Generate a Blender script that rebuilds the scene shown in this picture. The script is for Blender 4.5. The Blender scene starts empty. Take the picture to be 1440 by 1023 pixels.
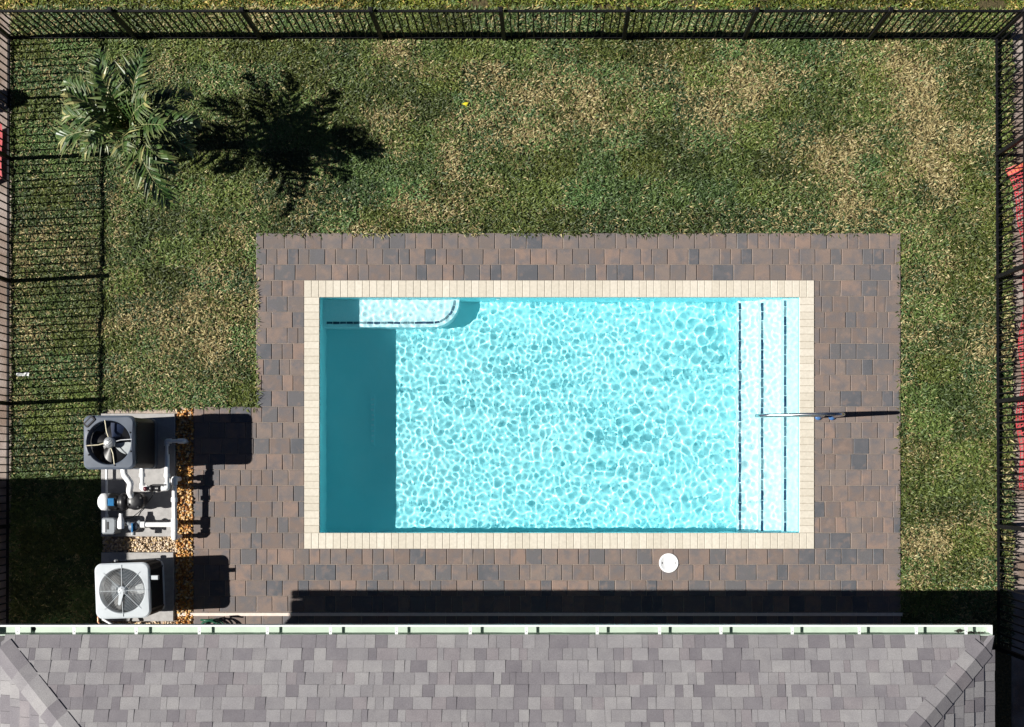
import bpy, bmesh, math, random
import numpy as np
from mathutils import Vector, Matrix

sc = bpy.context.scene
C = sc.collection
random.seed(11)
RNG = np.random.default_rng(7)

# ------------------------------------------------------------------ camera
S, H = 0.0103, 19.4          # metres per photo pixel on the ground, drone height
NX, NY = 764.0, 660.0        # photo pixel straight below the drone
cam = bpy.data.objects.new('camera', bpy.data.cameras.new('camera'))
C.objects.link(cam); sc.camera = cam
cam.location = (0, 0, H)
cam.data.lens = H / S / 1440 * 36
cam.data.shift_x = -(NX - 720) / 1440
cam.data.shift_y = (NY - 511.5) / 1440
cam.data.clip_end = 1000
cam.data.clip_start = 0.5

# ------------------------------------------------------------------ sky and sun
SUN = Vector((-1.175, -0.064, 1)).normalized()
w = bpy.data.worlds.new('World'); sc.world = w; w.use_nodes = True
bg = w.node_tree.nodes['Background']
sky = w.node_tree.nodes.new('ShaderNodeTexSky'); sky.sky_type = 'NISHITA'; sky.sun_disc = False
sky.sun_elevation = math.asin(SUN.z); sky.sun_rotation = math.atan2(SUN.x, SUN.y)
sky.air_density = 0.22; sky.dust_density = 0.1
w.node_tree.links.new(sky.outputs[0], bg.inputs[0]); bg.inputs[1].default_value = 0.05
sun = bpy.data.objects.new('sun', bpy.data.lights.new('sun', 'SUN')); C.objects.link(sun)
sun.rotation_euler = SUN.to_track_quat('Z', 'Y').to_euler(); sun.location = (-20, 0, 25)
sun.data.energy = 5.0; sun.data.angle = math.radians(0.5); sun.data.color = (1, 0.965, 0.9)
sun.data.cycles.is_caustics_light = True
sc.view_settings.view_transform = 'Standard'; sc.view_settings.look = 'None'
sc.view_settings.gamma = 1; sc.view_settings.use_curve_mapping = False
sc.view_settings.exposure = 0.8
sc.cycles.sample_clamp_indirect = 8.0
sc.cycles.diffuse_bounces = 6

# ------------------------------------------------------------------ helpers
def P(px, py, h=0.0):
    """photo pixel seen at height h -> world point"""
    k = S * (1 - h / H)
    return Vector(((px - NX) * k, -(py - NY) * k, h))

def tag(o, label=None, cat=None, group=None, kind=None):
    if label: o['label'] = label
    if cat: o['category'] = cat
    if group: o['group'] = group
    if kind: o['kind'] = kind
    return o

def empty(name, loc=(0, 0, 0)):
    o = bpy.data.objects.new(name, None); C.objects.link(o)
    o.location = loc; o.empty_display_size = .1
    return o

def link(name, me, parent=None, mat=None, mw=None):
    o = bpy.data.objects.new(name, me); C.objects.link(o)
    if mat is not None and not me.materials: me.materials.append(mat)
    if parent is not None:
        o.parent = parent
        o.matrix_parent_inverse = world_of(parent).inverted()
    if mw is not None: o.matrix_basis = mw
    return o

def world_of(o):
    m = o.matrix_basis.copy()
    if o.parent is not None:
        m = world_of(o.parent) @ o.matrix_parent_inverse @ m
    return m

def mesh(name, v, f, smooth=False):
    me = bpy.data.meshes.new(name); me.from_pydata([tuple(p) for p in v], [], f); me.update()
    if smooth: me.polygons.foreach_set('use_smooth', [True] * len(me.polygons))
    return me

class MB:
    """collects shapes in world coordinates, links them as one mesh object"""
    def __init__(s): s.v = []; s.f = []; s.sm = []
    def add(s, v, f, smooth=False):
        b = len(s.v); s.v += [tuple(p) for p in v]
        s.f += [tuple(i + b for i in q) for q in f]; s.sm += [smooth] * len(f)
        return s
    def box(s, x0, x1, y0, y1, z0, z1, ch=0.0):
        if x0 > x1: x0, x1 = x1, x0
        if y0 > y1: y0, y1 = y1, y0
        v = [(x, y, z) for z in (z0, z1 - ch) for (x, y) in ((x0, y0), (x1, y0), (x1, y1), (x0, y1))]
        f = [(3, 2, 1, 0), (0, 1, 5, 4), (1, 2, 6, 5), (2, 3, 7, 6), (3, 0, 4, 7)]
        if ch:
            v += [(x, y, z1) for (x, y) in ((x0 + ch, y0 + ch), (x1 - ch, y0 + ch), (x1 - ch, y1 - ch), (x0 + ch, y1 - ch))]
            f += [(4, 5, 9, 8), (5, 6, 10, 9), (6, 7, 11, 10), (7, 4, 8, 11), (8, 9, 10, 11)]
        else: f.append((4, 5, 6, 7))
        return s.add(v, f)
    def prism(s, pts, z0, z1, ch=0.0, smooth=False):
        """pts: counter-clockwise outline (x, y)"""
        n = len(pts); v = [(x, y, z0) for x, y in pts] + [(x, y, z1 - ch) for x, y in pts]
        f = [(i, (i + 1) % n, n + (i + 1) % n, n + i) for i in range(n)]
        f.append(tuple(range(n - 1, -1, -1)))
        if ch:
            cx = sum(p[0] for p in pts) / n; cy = sum(p[1] for p in pts) / n
            top = []
            for x, y in pts:
                d = math.hypot(x - cx, y - cy) or 1
                top.append((x - (x - cx) / d * ch, y - (y - cy) / d * ch, z1))
            v += top
            f += [(n + i, n + (i + 1) % n, 2 * n + (i + 1) % n, 2 * n + i) for i in range(n)]
            f.append(tuple(range(2 * n, 3 * n)))
        else: f.append(tuple(range(n, 2 * n)))
        return s.add(v, f)
    def tube(s, path, r, n=10, caps=True, smooth=True):
        path = [Vector(p) for p in path]
        rs = r if isinstance(r, (list, tuple)) else [r] * len(path)
        rings = []; prev = None
        for i, p in enumerate(path):
            if i == 0: t = path[1] - p
            elif i == len(path) - 1: t = p - path[i - 1]
            else: t = (path[i + 1] - p).normalized() + (p - path[i - 1]).normalized()
            t.normalize()
            if prev is None:
                a = t.orthogonal().normalized()
            else:
                a = prev - t * prev.dot(t)
                a = a.normalized() if a.length > 1e-6 else t.orthogonal().normalized()
            prev = a; b = t.cross(a)
            rings.append([p + (a * math.cos(2 * math.pi * k / n) + b * math.sin(2 * math.pi * k / n)) * rs[i] for k in range(n)])
        v = [q for ring in rings for q in ring]
        f = []
        for i in range(len(path) - 1):
            for k in range(n):
                f.append((i * n + k, i * n + (k + 1) % n, (i + 1) * n + (k + 1) % n, (i + 1) * n + k))
        s.add(v, f, smooth)
        if caps:
            s.add(rings[0], [tuple(range(n - 1, -1, -1))]); s.add(rings[-1], [tuple(range(n))])
        return s
    def lathe(s, c, prof, n=24, smooth=True, axis='Z'):
        """prof: list of (radius, height) from bottom to top"""
        c = Vector(c); v = []
        for r, h in prof:
            for k in range(n):
                a = 2 * math.pi * k / n
                q = (r * math.cos(a), r * math.sin(a), h)
                if axis == 'X': q = (h, q[0], q[1])
                if axis == 'Y': q = (q[1], h, q[0])
                v.append(c + Vector(q))
        f = []
        m = len(prof)
        for i in range(m - 1):
            for k in range(n):
                f.append((i * n + k, i * n + (k + 1) % n, (i + 1) * n + (k + 1) % n, (i + 1) * n + k))
        s.add(v, f, smooth)
        if prof[0][0] > 1e-4: s.add(v[:n], [tuple(range(n - 1, -1, -1))])
        if prof[-1][0] > 1e-4: s.add(v[-n:], [tuple(range(n))])
        return s
    def build(s, name, mat, parent=None):
        me = mesh(name, s.v, s.f); me.polygons.foreach_set('use_smooth', s.sm); me.update()
        return link(name, me, parent, mat)

def arc(c, r, a0, a1, n=8):
    return [(c[0] + r * math.cos(math.radians(a0 + (a1 - a0) * i / n)), c[1] + r * math.sin(math.radians(a0 + (a1 - a0) * i / n))) for i in range(n + 1)]

def rrect(cx, cy, w_, h_, r, rot=0, n=6):
    p = []
    for sx, sy, a in ((1, 1, 0), (-1, 1, 90), (-1, -1, 180), (1, -1, 270)):
        p += arc((sx * (w_ / 2 - r), sy * (h_ / 2 - r)), r, a, a + 90, n)
    c, s_ = math.cos(rot), math.sin(rot)
    return [(cx + x * c - y * s_, cy + x * s_ + y * c) for x, y in p]

# ------------------------------------------------------------------ materials
class MT:
    def __init__(s, name, rough=.7, spec=.5, metal=0.0):
        s.m = bpy.data.materials.new(name); s.m.use_nodes = True
        s.nt = s.m.node_tree; s.p = s.nt.nodes['Principled BSDF']
        s.p.inputs['Roughness'].default_value = rough
        s.p.inputs['Specular IOR Level'].default_value = spec
        s.p.inputs['Metallic'].default_value = metal
    def n(s, t, **k):
        q = s.nt.nodes.new(t)
        for a, b in k.items():
            if a in q.inputs: q.inputs[a].default_value = b
            else: setattr(q, a, b)
        return q
    def l(s, a, b): s.nt.links.new(a, b)
    def pos(s):
        return s.n('ShaderNodeNewGeometry').outputs['Position']
    def noise(s, scale, detail=3, rough=.55, vec=None):
        q = s.n('ShaderNodeTexNoise'); q.inputs['Scale'].default_value = scale
        q.inputs['Detail'].default_value = detail; q.inputs['Roughness'].default_value = rough
        s.l(vec if vec is not None else s.pos(), q.inputs['Vector']); return q.outputs['Fac']
    def ramp(s, fac, stops, interp='LINEAR'):
        q = s.n('ShaderNodeValToRGB'); cr = q.color_ramp; cr.interpolation = interp
        while len(cr.elements) > 1: cr.elements.remove(cr.elements[-1])
        cr.elements[0].position = stops[0][0]; cr.elements[0].color = (*stops[0][1], 1)
        for p_, c_ in stops[1:]:
            e = cr.elements.new(p_); e.color = (*c_, 1)
        s.l(fac, q.inputs[0]); return q.outputs[0]
    def mix(s, fac, a, b, mode='MIX'):
        q = s.n('ShaderNodeMix', data_type='RGBA', blend_type=mode)
        for sock, val in ((0, fac), (6, a), (7, b)):
            if hasattr(val, 'is_linked') or hasattr(val, 'links'): s.l(val, q.inputs[sock])
            else: q.inputs[sock].default_value = (*val, 1) if isinstance(val, tuple) else val
        return q.outputs[2]
    def math(s, op, a, b=0.0):
        q = s.n('ShaderNodeMath', operation=op)
        for i, val in ((0, a), (1, b)):
            if hasattr(val, 'links'): s.l(val, q.inputs[i])
            else: q.inputs[i].default_value = val
        return q.outputs[0]
    def rnd(s):
        """0..1, different for each piece, whether it is an object or an island of a joined mesh"""
        a = s.n('ShaderNodeObjectInfo').outputs['Random']
        b = s.n('ShaderNodeNewGeometry').outputs['Random Per Island']
        return s.math('FRACT', s.math('ADD', a, b))
    def col(s, c):
        if isinstance(c, tuple): s.p.inputs['Base Color'].default_value = (*c, 1)
        else: s.l(c, s.p.inputs['Base Color'])
        return s
    def bump(s, fac, strength=.3, dist=.01):
        q = s.n('ShaderNodeBump'); q.inputs['Strength'].default_value = strength; q.inputs['Distance'].default_value = dist
        s.l(fac, q.inputs['Height']); s.l(q.outputs[0], s.p.inputs['Normal']); return s

def simple(name, c, rough=.6, var=.12, scale=9, spec=.5, metal=0.0, bump=0.0):
    m = MT(name, rough, spec, metal)
    nz = m.noise(scale, 4)
    a = tuple(x * (1 - var) for x in c); b = tuple(min(1, x * (1 + var)) for x in c)
    m.col(m.ramp(nz, [(.3, a), (.7, b)]))
    if bump: m.bump(m.noise(scale * 12, 3), bump, .004)
    return m.m

M = {}
# ground under everything outside the garden: pale sandy fill
t = MT('sandy_soil', .95, .2)
t.col(t.mix(t.ramp(t.noise(1.7, 5), [(.42, (0, 0, 0)), (.62, (1, 1, 1))]), (.17, .125, .10), (.29, .245, .22)))
t.bump(t.noise(60, 4), .5, .02); M['sand'] = t.m
t = MT('lawn_thatch', .95, .1)
t.col(t.ramp(t.noise(38, 4), [(.3, (.030, .030, .014)), (.5, (.07, .058, .03)), (.72, (.13, .10, .05))]))
t.bump(t.noise(90, 3), .6, .02); M['thatch'] = t.m
t = MT('grass_blade', .55, .35)
t.col(t.n('ShaderNodeVertexColor', layer_name='tint').outputs['Color']); M['grass'] = t.m

t = MT('paver_concrete', .88, .25)
r = t.rnd()
base = t.ramp(r, [(0, (0.150, 0.116, 0.102)), (.16, (0.180, 0.137, 0.118)), (.34, (0.138, 0.115, 0.106)), (.48, (0.204, 0.147, 0.122)),
                  (.60, (0.106, 0.102, 0.106)), (.70, (0.160, 0.129, 0.116)), (.82, (0.082, 0.085, 0.095)), (.9, (0.173, 0.139, 0.123))], 'CONSTANT')
off = t.n('ShaderNodeVectorMath', operation='ADD'); t.l(t.pos(), off.inputs[0])
cb = t.n('ShaderNodeCombineXYZ'); t.l(t.math('MULTIPLY', r, 173.0), cb.inputs[0]); t.l(t.math('MULTIPLY', r, 91.0), cb.inputs[2]); t.l(cb.outputs[0], off.inputs[1])
cloud = t.noise(6.5, 3, .5, off.outputs[0])
c1 = t.mix(t.ramp(cloud, [(.42, (0, 0, 0)), (.66, (.75, .75, .75))]), base, (.110, .106, .114))
c2 = t.mix(t.ramp(t.noise(9, 2, .5, off.outputs[0]), [(.55, (0, 0, 0)), (.75, (.5, .5, .5))]), c1, (.225, .16, .13))
c3 = t.mix(.55, c2, t.ramp(t.noise(160, 3), [(.3, (.6, .6, .6)), (.7, (1.4, 1.4, 1.4))]), 'MULTIPLY')
t.col(c3); t.bump(t.noise(190, 3), .35, .004); M['paver'] = t.m
M['joint_sand'] = simple('joint_sand', (.34, .28, .235), .95, .25, 40, .1)

t = MT('coping_stone', .7, .3)
r = t.rnd()
c1 = t.ramp(r, [(0, (.50, .46, .39)), (.35, (.525, .485, .415)), (.65, (.485, .445, .375)), (.85, (.54, .50, .43))], 'CONSTANT')
t.col(t.mix(.5, c1, t.ramp(t.noise(28, 5), [(.3, (.82, .82, .80)), (.7, (1.15, 1.15, 1.15))]), 'MULTIPLY'))
t.bump(t.noise(120, 3), .2, .003); M['coping'] = t.m
M['grout'] = simple('coping_grout', (.34, .295, .235), .95, .15, 30)

t = MT('aqua_gelcoat', .45, .4)
t.col(t.ramp(t.noise(2.5, 4), [(.35, (.39, .84, .89)), (.65, (.46, .865, .91))])); M['gel'] = t.m
t = MT('brightened_gelcoat', .5, .4)  # steps and seat: brightness of shallow water put into the gelcoat colour
t.col(t.ramp(t.noise(22, 5), [(.3, (.68, .85, .89)), (.7, (.80, .89, .92))])); t.bump(t.noise(70, 3), .3, .004); M['gelbright'] = t.m
t = MT('blue_tile', .3, .5)  # mottled tiles, their tones lightened for light scattered in the water
t.col(t.ramp(t.rnd(), [(0, (.045, .09, .15)), (.3, (.025, .055, .11)), (.5, (.11, .17, .22)), (.75, (.20, .28, .32))], 'CONSTANT')); M['tile'] = t.m
t = MT('pool_water'); t.nt.nodes.remove(t.p)
g = t.n('ShaderNodeBsdfGlass'); g.inputs['IOR'].default_value = 1.33; g.inputs['Roughness'].default_value = 0
g.inputs['Color'].default_value = (.90, .99, 1, 1)
t.l(g.outputs[0], t.nt.nodes['Material Output'].inputs[0]); M['water'] = t.m

t = MT('roof_shingle', .93, .2)
r = t.rnd()
c1 = t.ramp(r, [(0, (0.198, 0.190, 0.199)), (.18, (0.231, 0.223, 0.231)), (.36, (0.167, 0.157, 0.170)), (.5, (0.209, 0.200, 0.207)), (.62, (0.246, 0.238, 0.243)),
                (.76, (0.152, 0.142, 0.155)), (.88, (0.198, 0.182, 0.192))], 'CONSTANT')
c2 = t.mix(.7, c1, t.ramp(t.noise(110, 4, .8), [(.3, (.62, .62, .62)), (.5, (1, 1, 1)), (.7, (1.4, 1.4, 1.4))]), 'MULTIPLY')
c2 = t.mix(.6, c2, t.ramp(t.noise(5, 4), [(.3, (.85, .84, .86)), (.7, (1.14, 1.14, 1.12))]), 'MULTIPLY')
t.col(c2); t.bump(t.noise(260, 2), .5, .003); M['shingle'] = t.m
M['roofdeck'] = simple('roof_underlay', (.085, .082, .085), .95)
M['white_metal'] = simple('white_gutter_paint', (.70, .72, .71), .35, .04, 5)
M['mint'] = simple('gutter_trough_mint', (.40, .48, .405), .5, .06, 6)  # pale green tone, duller than the outer gutter
M['dark_debris'] = simple('leaf_litter', (.02, .017, .012), .9, .4, 60)
M['stucco'] = simple('stucco_wall', (.55, .50, .42), .9, .06, 30, .2, bump=.4)
t = MT('fence_aluminium', .55, .15)
t.col(t.ramp(t.noise(20, 3), [(.3, (.004, .004, .005)), (.7, (.008, .008, .010))])); M['fence'] = t.m
M['concrete'] = simple('concrete_pad', (.33, .32, .315), .9, .12, 14, .2, bump=.3)
M['pvc'] = simple('white_pvc', (.82, .83, .84), .35, .03, 8)
M['white_plastic'] = simple('white_plastic', (.80, .81, .82), .4, .05, 10)
M['chrome'] = simple('stainless_steel', (.62, .63, .65), .16, .05, 20, metal=1.0)
M['blue_cap'] = simple('blue_flange', (.05, .13, .30), .35, .2, 30)
M['slate_plastic'] = simple('slate_plastic', (.075, .092, .122), .5, .1, 8)
M['black_plastic'] = simple('black_plastic', (.012, .012, .014), .4, .2, 12)
M['charcoal'] = simple('charcoal_and_shade', (.012, .012, .014), .6, .15, 12)  # dark parts; also carries the shade on the sides of both units
M['grey_plastic'] = simple('grey_plastic', (.20, .22, .24), .45, .1, 14)
M['silver'] = simple('brushed_silver', (.40, .41, .42), .4, .12, 60, metal=.6)
M['brass'] = simple('galvanised_wire', (.55, .50, .36), .45, .3, 25)
M['fan_blue_lit'] = simple('fan_blade_blue_lit', (.012, .022, .055), .5, .2, 10)
M['fan_pale_lit'] = simple('fan_blade_pale_lit', (.30, .32, .33), .5, .12, 14)
M['ac_white'] = simple('ac_enamel', (.43, .465, .495), .45, .05, 10)
M['ac_inner'] = simple('ac_inner_steel', (.035, .05, .065), .6, .2, 10)
M['coil'] = simple('condenser_coil', (.10, .10, .10), .6, .2, 90)
M['blue_label'] = simple('blue_display', (.02, .13, .30), .25, .15, 20)
M['copper'] = simple('copper_line', (.45, .24, .15), .4, .2, 20, metal=.6)
M['green_hose'] = simple('green_rubber', (.010, .075, .040), .45, .2, 30)
M['red_valve'] = simple('maroon_plastic', (.10, .02, .03), .4, .2, 30)
M['trim'] = simple('drain_plastic', (.62, .52, .46), .6, .08, 20)
M['net'] = simple('red_plastic_net', (.42, .055, .062), .5, .2, 12)
M['net_orange'] = simple('orange_hem', (.45, .13, .045), .5, .15, 12)
t = MT('river_pebble', .7, .35)
t.col(t.ramp(t.rnd(), [(0, (.38, .17, .045)), (.18, (.50, .28, .08)), (.36, (.52, .34, .16)), (.52, (.28, .11, .03)), (.66, (.55, .42, .25)), (.82, (.44, .23, .06)), (.93, (.18, .09, .04))], 'CONSTANT'))
M['pebble'] = t.m
t = MT('pale_pebble', .75, .35)
t.col(t.ramp(t.rnd(), [(0, (.50, .38, .26)), (.25, (.58, .46, .33)), (.5, (.42, .30, .19)), (.7, (.63, .53, .40)), (.88, (.52, .38, .18))], 'CONSTANT'))
M['pale_pebble'] = t.m
t = MT('palm_leaf', .42, .4)
t.col(t.n('ShaderNodeVertexColor', layer_name='tint').outputs['Color']); M['palm'] = t.m
M['palm_trunk'] = simple('palm_trunk', (.16, .12, .08), .95, .3, 40, bump=.6)
M['rachis'] = simple('palm_rachis', (.16, .17, .07), .6, .2, 20)
M['mulch'] = simple('pale_mulch', (.50, .36, .24), .95, .3, 60, bump=.5)
M['wood'] = simple('wood_stake', (.24, .17, .10), .9, .2, 30)
M['shrub'] = simple('shrub_leaf', (.035, .07, .02), .6, .4, 60)
M['litter'] = simple('white_paper', (.75, .76, .76), .8, .08, 40)
M['cable'] = M['black_plastic']

# ------------------------------------------------------------------ ground
gp = MB(); R_ = 260
gp.add([(-R_, -R_, -1.4), (R_, -R_, -1.4), (R_, R_, -1.4), (-R_, R_, -1.4)], [(0, 1, 2, 3)])
def sheet(rects_out, hole, z):
    """a sheet with a rectangular hole for the pool"""
    (X0, X1, Y0, Y1), (x0, x1, y0, y1) = rects_out, hole
    v = [(X0, Y0, z), (X1, Y0, z), (X1, Y1, z), (X0, Y1, z), (x0, y0, z), (x1, y0, z), (x1, y1, z), (x0, y1, z)]
    return v, [(0, 1, 5, 4), (1, 2, 6, 5), (2, 3, 7, 6), (3, 0, 4, 7)]
cx0, cy1, _ = P(428, 394.6); cx1, cy0, _ = P(1145, 772)      # coping outer
ix0, iy1, _ = P(448.5, 417.5); ix1, iy0, _ = P(1125, 750.5)  # coping inner
hole = (cx0 + .06, cx1 - .06, cy0 + .06, cy1 - .06)
gp = MB(); gp.add(*sheet((-R_, R_, -R_, R_), hole, -.075))
tag(gp.build('ground', M['sand']), kind='structure')
LXL, LXR = P(14, 0).x, P(1402, 0).x
LYT = P(0, 54).y
tb = MB(); tb.add(*sheet((LXL - .0, P(1424, 0).x, -9, 9.0), hole, -.05))
tag(tb.build('lawn_soil', M['thatch']), kind='structure')

# ------------------------------------------------------------------ noise on the lawn
LAT = RNG.random((8, 256, 256))
def vnoise(x, y, scale, k):
    x = x / scale; y = y / scale
    xi = np.floor(x).astype(int); yi = np.floor(y).astype(int)
    fx = x - xi; fy = y - yi; fx = fx * fx * (3 - 2 * fx); fy = fy * fy * (3 - 2 * fy)
    L = LAT[k]
    a = L[xi % 256, yi % 256]; b = L[(xi + 1) % 256, yi % 256]; c = L[xi % 256, (yi + 1) % 256]; d = L[(xi + 1) % 256, (yi + 1) % 256]
    return (a * (1 - fx) + b * fx) * (1 - fy) + (c * (1 - fx) + d * fx) * fy
def sstep(a, b, x):
    t_ = np.clip((x - a) / (b - a), 0, 1); return t_ * t_ * (3 - 2 * t_)

DRY = [(1330, 375, 34), (1312, 250, 30), (1285, 322, 26), (850, 172, 40), (742, 182, 34), (1015, 165, 34), (205, 520, 48), (335, 330, 30),
       (560, 82, 34), (1265, 95, 60), (1292, 770, 30), (300, 500, 42), (1050, 120, 50), (1180, 290, 26), (940, 90, 46), (300, 380, 30), (1330, 180, 60),
       (190, 440, 30), (1290, 470, 16), (1290, 640, 22), (1380, 300, 24), (560, 210, 26), (660, 270, 30), (1145, 220, 40), (230, 90, 26)]
LUSH = [(620, 140, 60), (1100, 130, 46), (520, 250, 60), (1330, 560, 50), (1110, 60, 40), (1350, 700, 40), (860, 260, 60), (450, 90, 50), (1250, 225, 40), (640, 80, 40), (1000, 260, 50)]

def blades(name, mask, x0, x1, y0, y1, dens, bright, z0=-.05, lush=0.0, seed=1):
    """leaf blades of a lawn as one mesh; mask takes photo pixels on the ground"""
    rg = np.random.default_rng(seed)
    n = int((x1 - x0) * (y1 - y0) * dens)
    X = rg.uniform(x0, x1, n); Y = rg.uniform(y0, y1, n)
    px = X / S + NX; py = NY - Y / S
    keep = mask(px, py, rg.random(n)); X, Y, px, py = X[keep], Y[keep], px[keep], py[keep]; n = len(X)
    # sod pieces, laid in running bond
    row = np.floor(Y / .42); xx = X + (row % 2) * .36 + (row * .137 % .2)
    colm = np.floor(xx / .64)
    hsh = (np.sin(row * 127.1 + colm * 311.7) * 43758.5453) % 1.0
    hsh2 = (np.sin(row * 269.5 + colm * 183.3) * 24634.6345) % 1.0
    ex = np.minimum(xx / .64 - colm, 1 - (xx / .64 - colm)) * .64; ey = np.minimum(Y / .42 - row, 1 - (Y / .42 - row)) * .42
    seam = np.exp(-(np.minimum(ex, ey) / .03) ** 2)
    big = vnoise(X, Y, 1.1, 0); mid = vnoise(X, Y, .34, 1); fine = vnoise(X, Y, .11, 2)
    dry = .16 + .55 * sstep(.5, .85, big * .55 + mid * .45) + .34 * (hsh - .5) + .20 * seam * hsh2 + .25 * (fine - .5)
    for (a, b, q) in DRY: dry += .40 * np.exp(-(((px - a) / q) ** 2 + ((py - b) / (q * .8)) ** 2)) * (.5 + mid)
    for (a, b, q) in LUSH: dry -= .32 * np.exp(-(((px - a) / q) ** 2 + ((py - b) / (q * .8)) ** 2))
    dry += .10 * sstep(900, 1400, px) - .06 * sstep(400, 0, px) - lush
    # short bare thatch shows where the grass is dry
    u = rg.random(n); isdry = u < np.clip(dry, .03, .9)
    L = rg.uniform(.05, .115, n) * np.where(isdry, .85, 1.0) * (0.8 + .5 * mid)
    th = rg.uniform(0, 2 * np.pi, n) + 0.0
    al = np.radians(rg.uniform(18, 70, n)); al2 = al - np.radians(rg.uniform(15, 70, n))
    wd = rg.uniform(.0045, .0095, n)
    dx, dy = np.cos(th), np.sin(th); sx, sy = -dy, dx
    zb = z0 + rg.uniform(0, .012, n) + .02 * mid
    v = np.empty((n, 5, 3))
    mx = X + dx * L * .5 * np.cos(al); my = Y + dy * L * .5 * np.cos(al); mz = zb + L * .5 * np.sin(al)
    tx = mx + dx * L * .5 * np.cos(al2); ty = my + dy * L * .5 * np.cos(al2); tz = np.maximum(mz + L * .5 * np.sin(al2), z0 + .008)
    tw = rg.uniform(-.5, .5, n)
    for i, (bx, by, bz, k) in enumerate(((X, Y, zb, -.7), (X, Y, zb, .7), (mx, my, mz, 1), (mx, my, mz, -1))):
        v[:, i, 0] = bx + sx * wd * k; v[:, i, 1] = by + sy * wd * k; v[:, i, 2] = bz + wd * k * tw
    v[:, 4, 0] = tx; v[:, 4, 1] = ty; v[:, 4, 2] = tz
    b5 = (np.arange(n) * 5)[:, None]
    f = np.concatenate([b5 + np.array([[0, 1, 2]]), b5 + np.array([[0, 2, 3]]), b5 + np.array([[3, 2, 4]])], 1).reshape(-1)
    me = bpy.data.meshes.new(name)
    me.vertices.add(n * 5); me.vertices.foreach_set('co', v.ravel())
    me.loops.add(len(f)); me.loops.foreach_set('vertex_index', f.astype(np.int32))
    me.polygons.add(len(f) // 3); me.polygons.foreach_set('loop_start', np.arange(0, len(f), 3, dtype=np.int32))
    try: me.polygons.foreach_set('loop_total', np.full(len(f) // 3, 3, dtype=np.int32))
    except Exception: pass
    me.update()
    g1 = np.array([.028, .056, .012]); g2 = np.array([.105, .140, .042]); s1 = np.array([.36, .31, .15]); s2 = np.array([.15, .108, .042])
    q = rg.random((n, 1)); q2 = rg.random((n, 1))
    tone = (.55 + .75 * hsh2[:, None] ** 1.3) * (.8 + .4 * fine[:, None])
    cool = np.array([.80, 1.0, 1.08]) * (hsh[:, None]) + np.array([1.18, 1.0, .72]) * (1 - hsh[:, None])
    gc = (g1 * (1 - q) + g2 * q) * tone * cool
    dc = (s1 * (1 - q2) + s2 * q2)
    col = np.where(isdry[:, None], dc, gc) * np.array(bright)
    c4 = np.ones((n, 5, 4), dtype=np.float32); c4[:, :, :3] = col[:, None, :]
    at = me.color_attributes.new('tint', 'FLOAT_COLOR', 'POINT'); at.data.foreach_set('color', c4.ravel())
    me.materials.append(M['grass'])
    return link(name, me)

def lawn_mask(px, py, u):
    k = (px > 15) & (px < 1424) & (py > 10 + 6 * vnoise(px * S, py * S, .4, 6)) & ((py < 50) | (py > 57)) & (py < 905)
    deck = (px > 362) & (px < 1265) & (py > 330)
    deck2 = (px > 274) & (py > 574)
    eq = (px > 143) & (py > 575) & (px < 300)
    k &= ~(deck | (deck2 & (px < 1265)) | eq)
    k &= ~((px > 1402) & (u > .55))
    k &= ~((np.hypot(px - 236, py - 222) < 12) & (u > .1))
    # the house stands on the lower rows
    return k
tag(blades('lawn_grass', lawn_mask, P(14, 0).x, P(1425, 0).x, P(0, 905).y, P(0, 8).y, 5600, (1.12, 1.12, 1.12), seed=3),
    'short patchy green and straw sod lawn inside the fence', 'grass', kind='stuff')
tag(blades('verge_grass', lambda px, py, u: (py < 13) & (u < .25 + 1.1 * vnoise(px * S, py * S, .5, 4)) & ~((np.hypot((px - 672) / 16, (py - 4) / 9) < 1) | (np.hypot((px - 850) / 14, (py - 9) / 5) < 1) | (np.hypot((px - 1395) / 22, (py - 6) / 9) < 1)),
    P(-120, 0).x, P(1560, 0).x, P(0, 14).y, P(0, -120).y, 4200, (1.5, 1.35, .8), z0=-.07, lush=.12, seed=5),
    'bright yellow green rough grass outside the top fence', 'grass', kind='stuff')

# ------------------------------------------------------------------ paver deck
deck = MB()
dl, dr, dt, db = P(360, 0).x, P(1267, 0).x, P(0, 328).y, P(0, 900).y
el, et = P(272, 0).x, P(0, 572.2).y
zb = -.048
deck.add(*sheet((dl, dr, db, dt), hole, zb + .0385))
deck.box(el, dl, db, et, zb, zb + .0382)
deck.box(dl, dl + .01, et, dt, zb, zb + .035); deck.box(dr - .01, dr, db, dt, zb, zb + .035)
deck_o = tag(deck.build('paver_deck', M['joint_sand']), kind='structure')

def block_mesh(name, w_, d, h, ch):
    b = MB().box(-w_ / 2, w_ / 2, -d / 2, d / 2, -h, 0, ch)
    f = [q for q in b.f if q != (3, 2, 1, 0)]
    return b.v, f
PITCH = 22.2
pieces = []
prev_j = set()
for j in range(26):
    y0p = 328 + j * PITCH; y1p = y0p + PITCH
    if y0p > 897: break
    xl = 360 if j < 11 else 272
    spans = [(xl, 1267)]
    if 3 <= j < 20: spans = [(xl, 428), (1145, 1267)]
    joints = set()
    for a, b in spans:
        x = a; last = None
        wds = [15.0, 22.2, 29.4]
        first = True
        while x < b - .5:
            for _ in range(8):
                q = random.choices(wds, (4, 5, 3.4))[0]
                if first: q = random.choice([8.0, 15.0, 22.2, 15.0, 11.0])
                if all(abs(x + q - jj) > 2.5 for jj in prev_j): break
            first = False
            rem = b - x
            if rem - q < 7: q = rem if rem < 30 else rem / 2
            pieces.append((x, x + q, y0p, y1p)); x += q; joints.add(x)
    prev_j = joints
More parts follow.
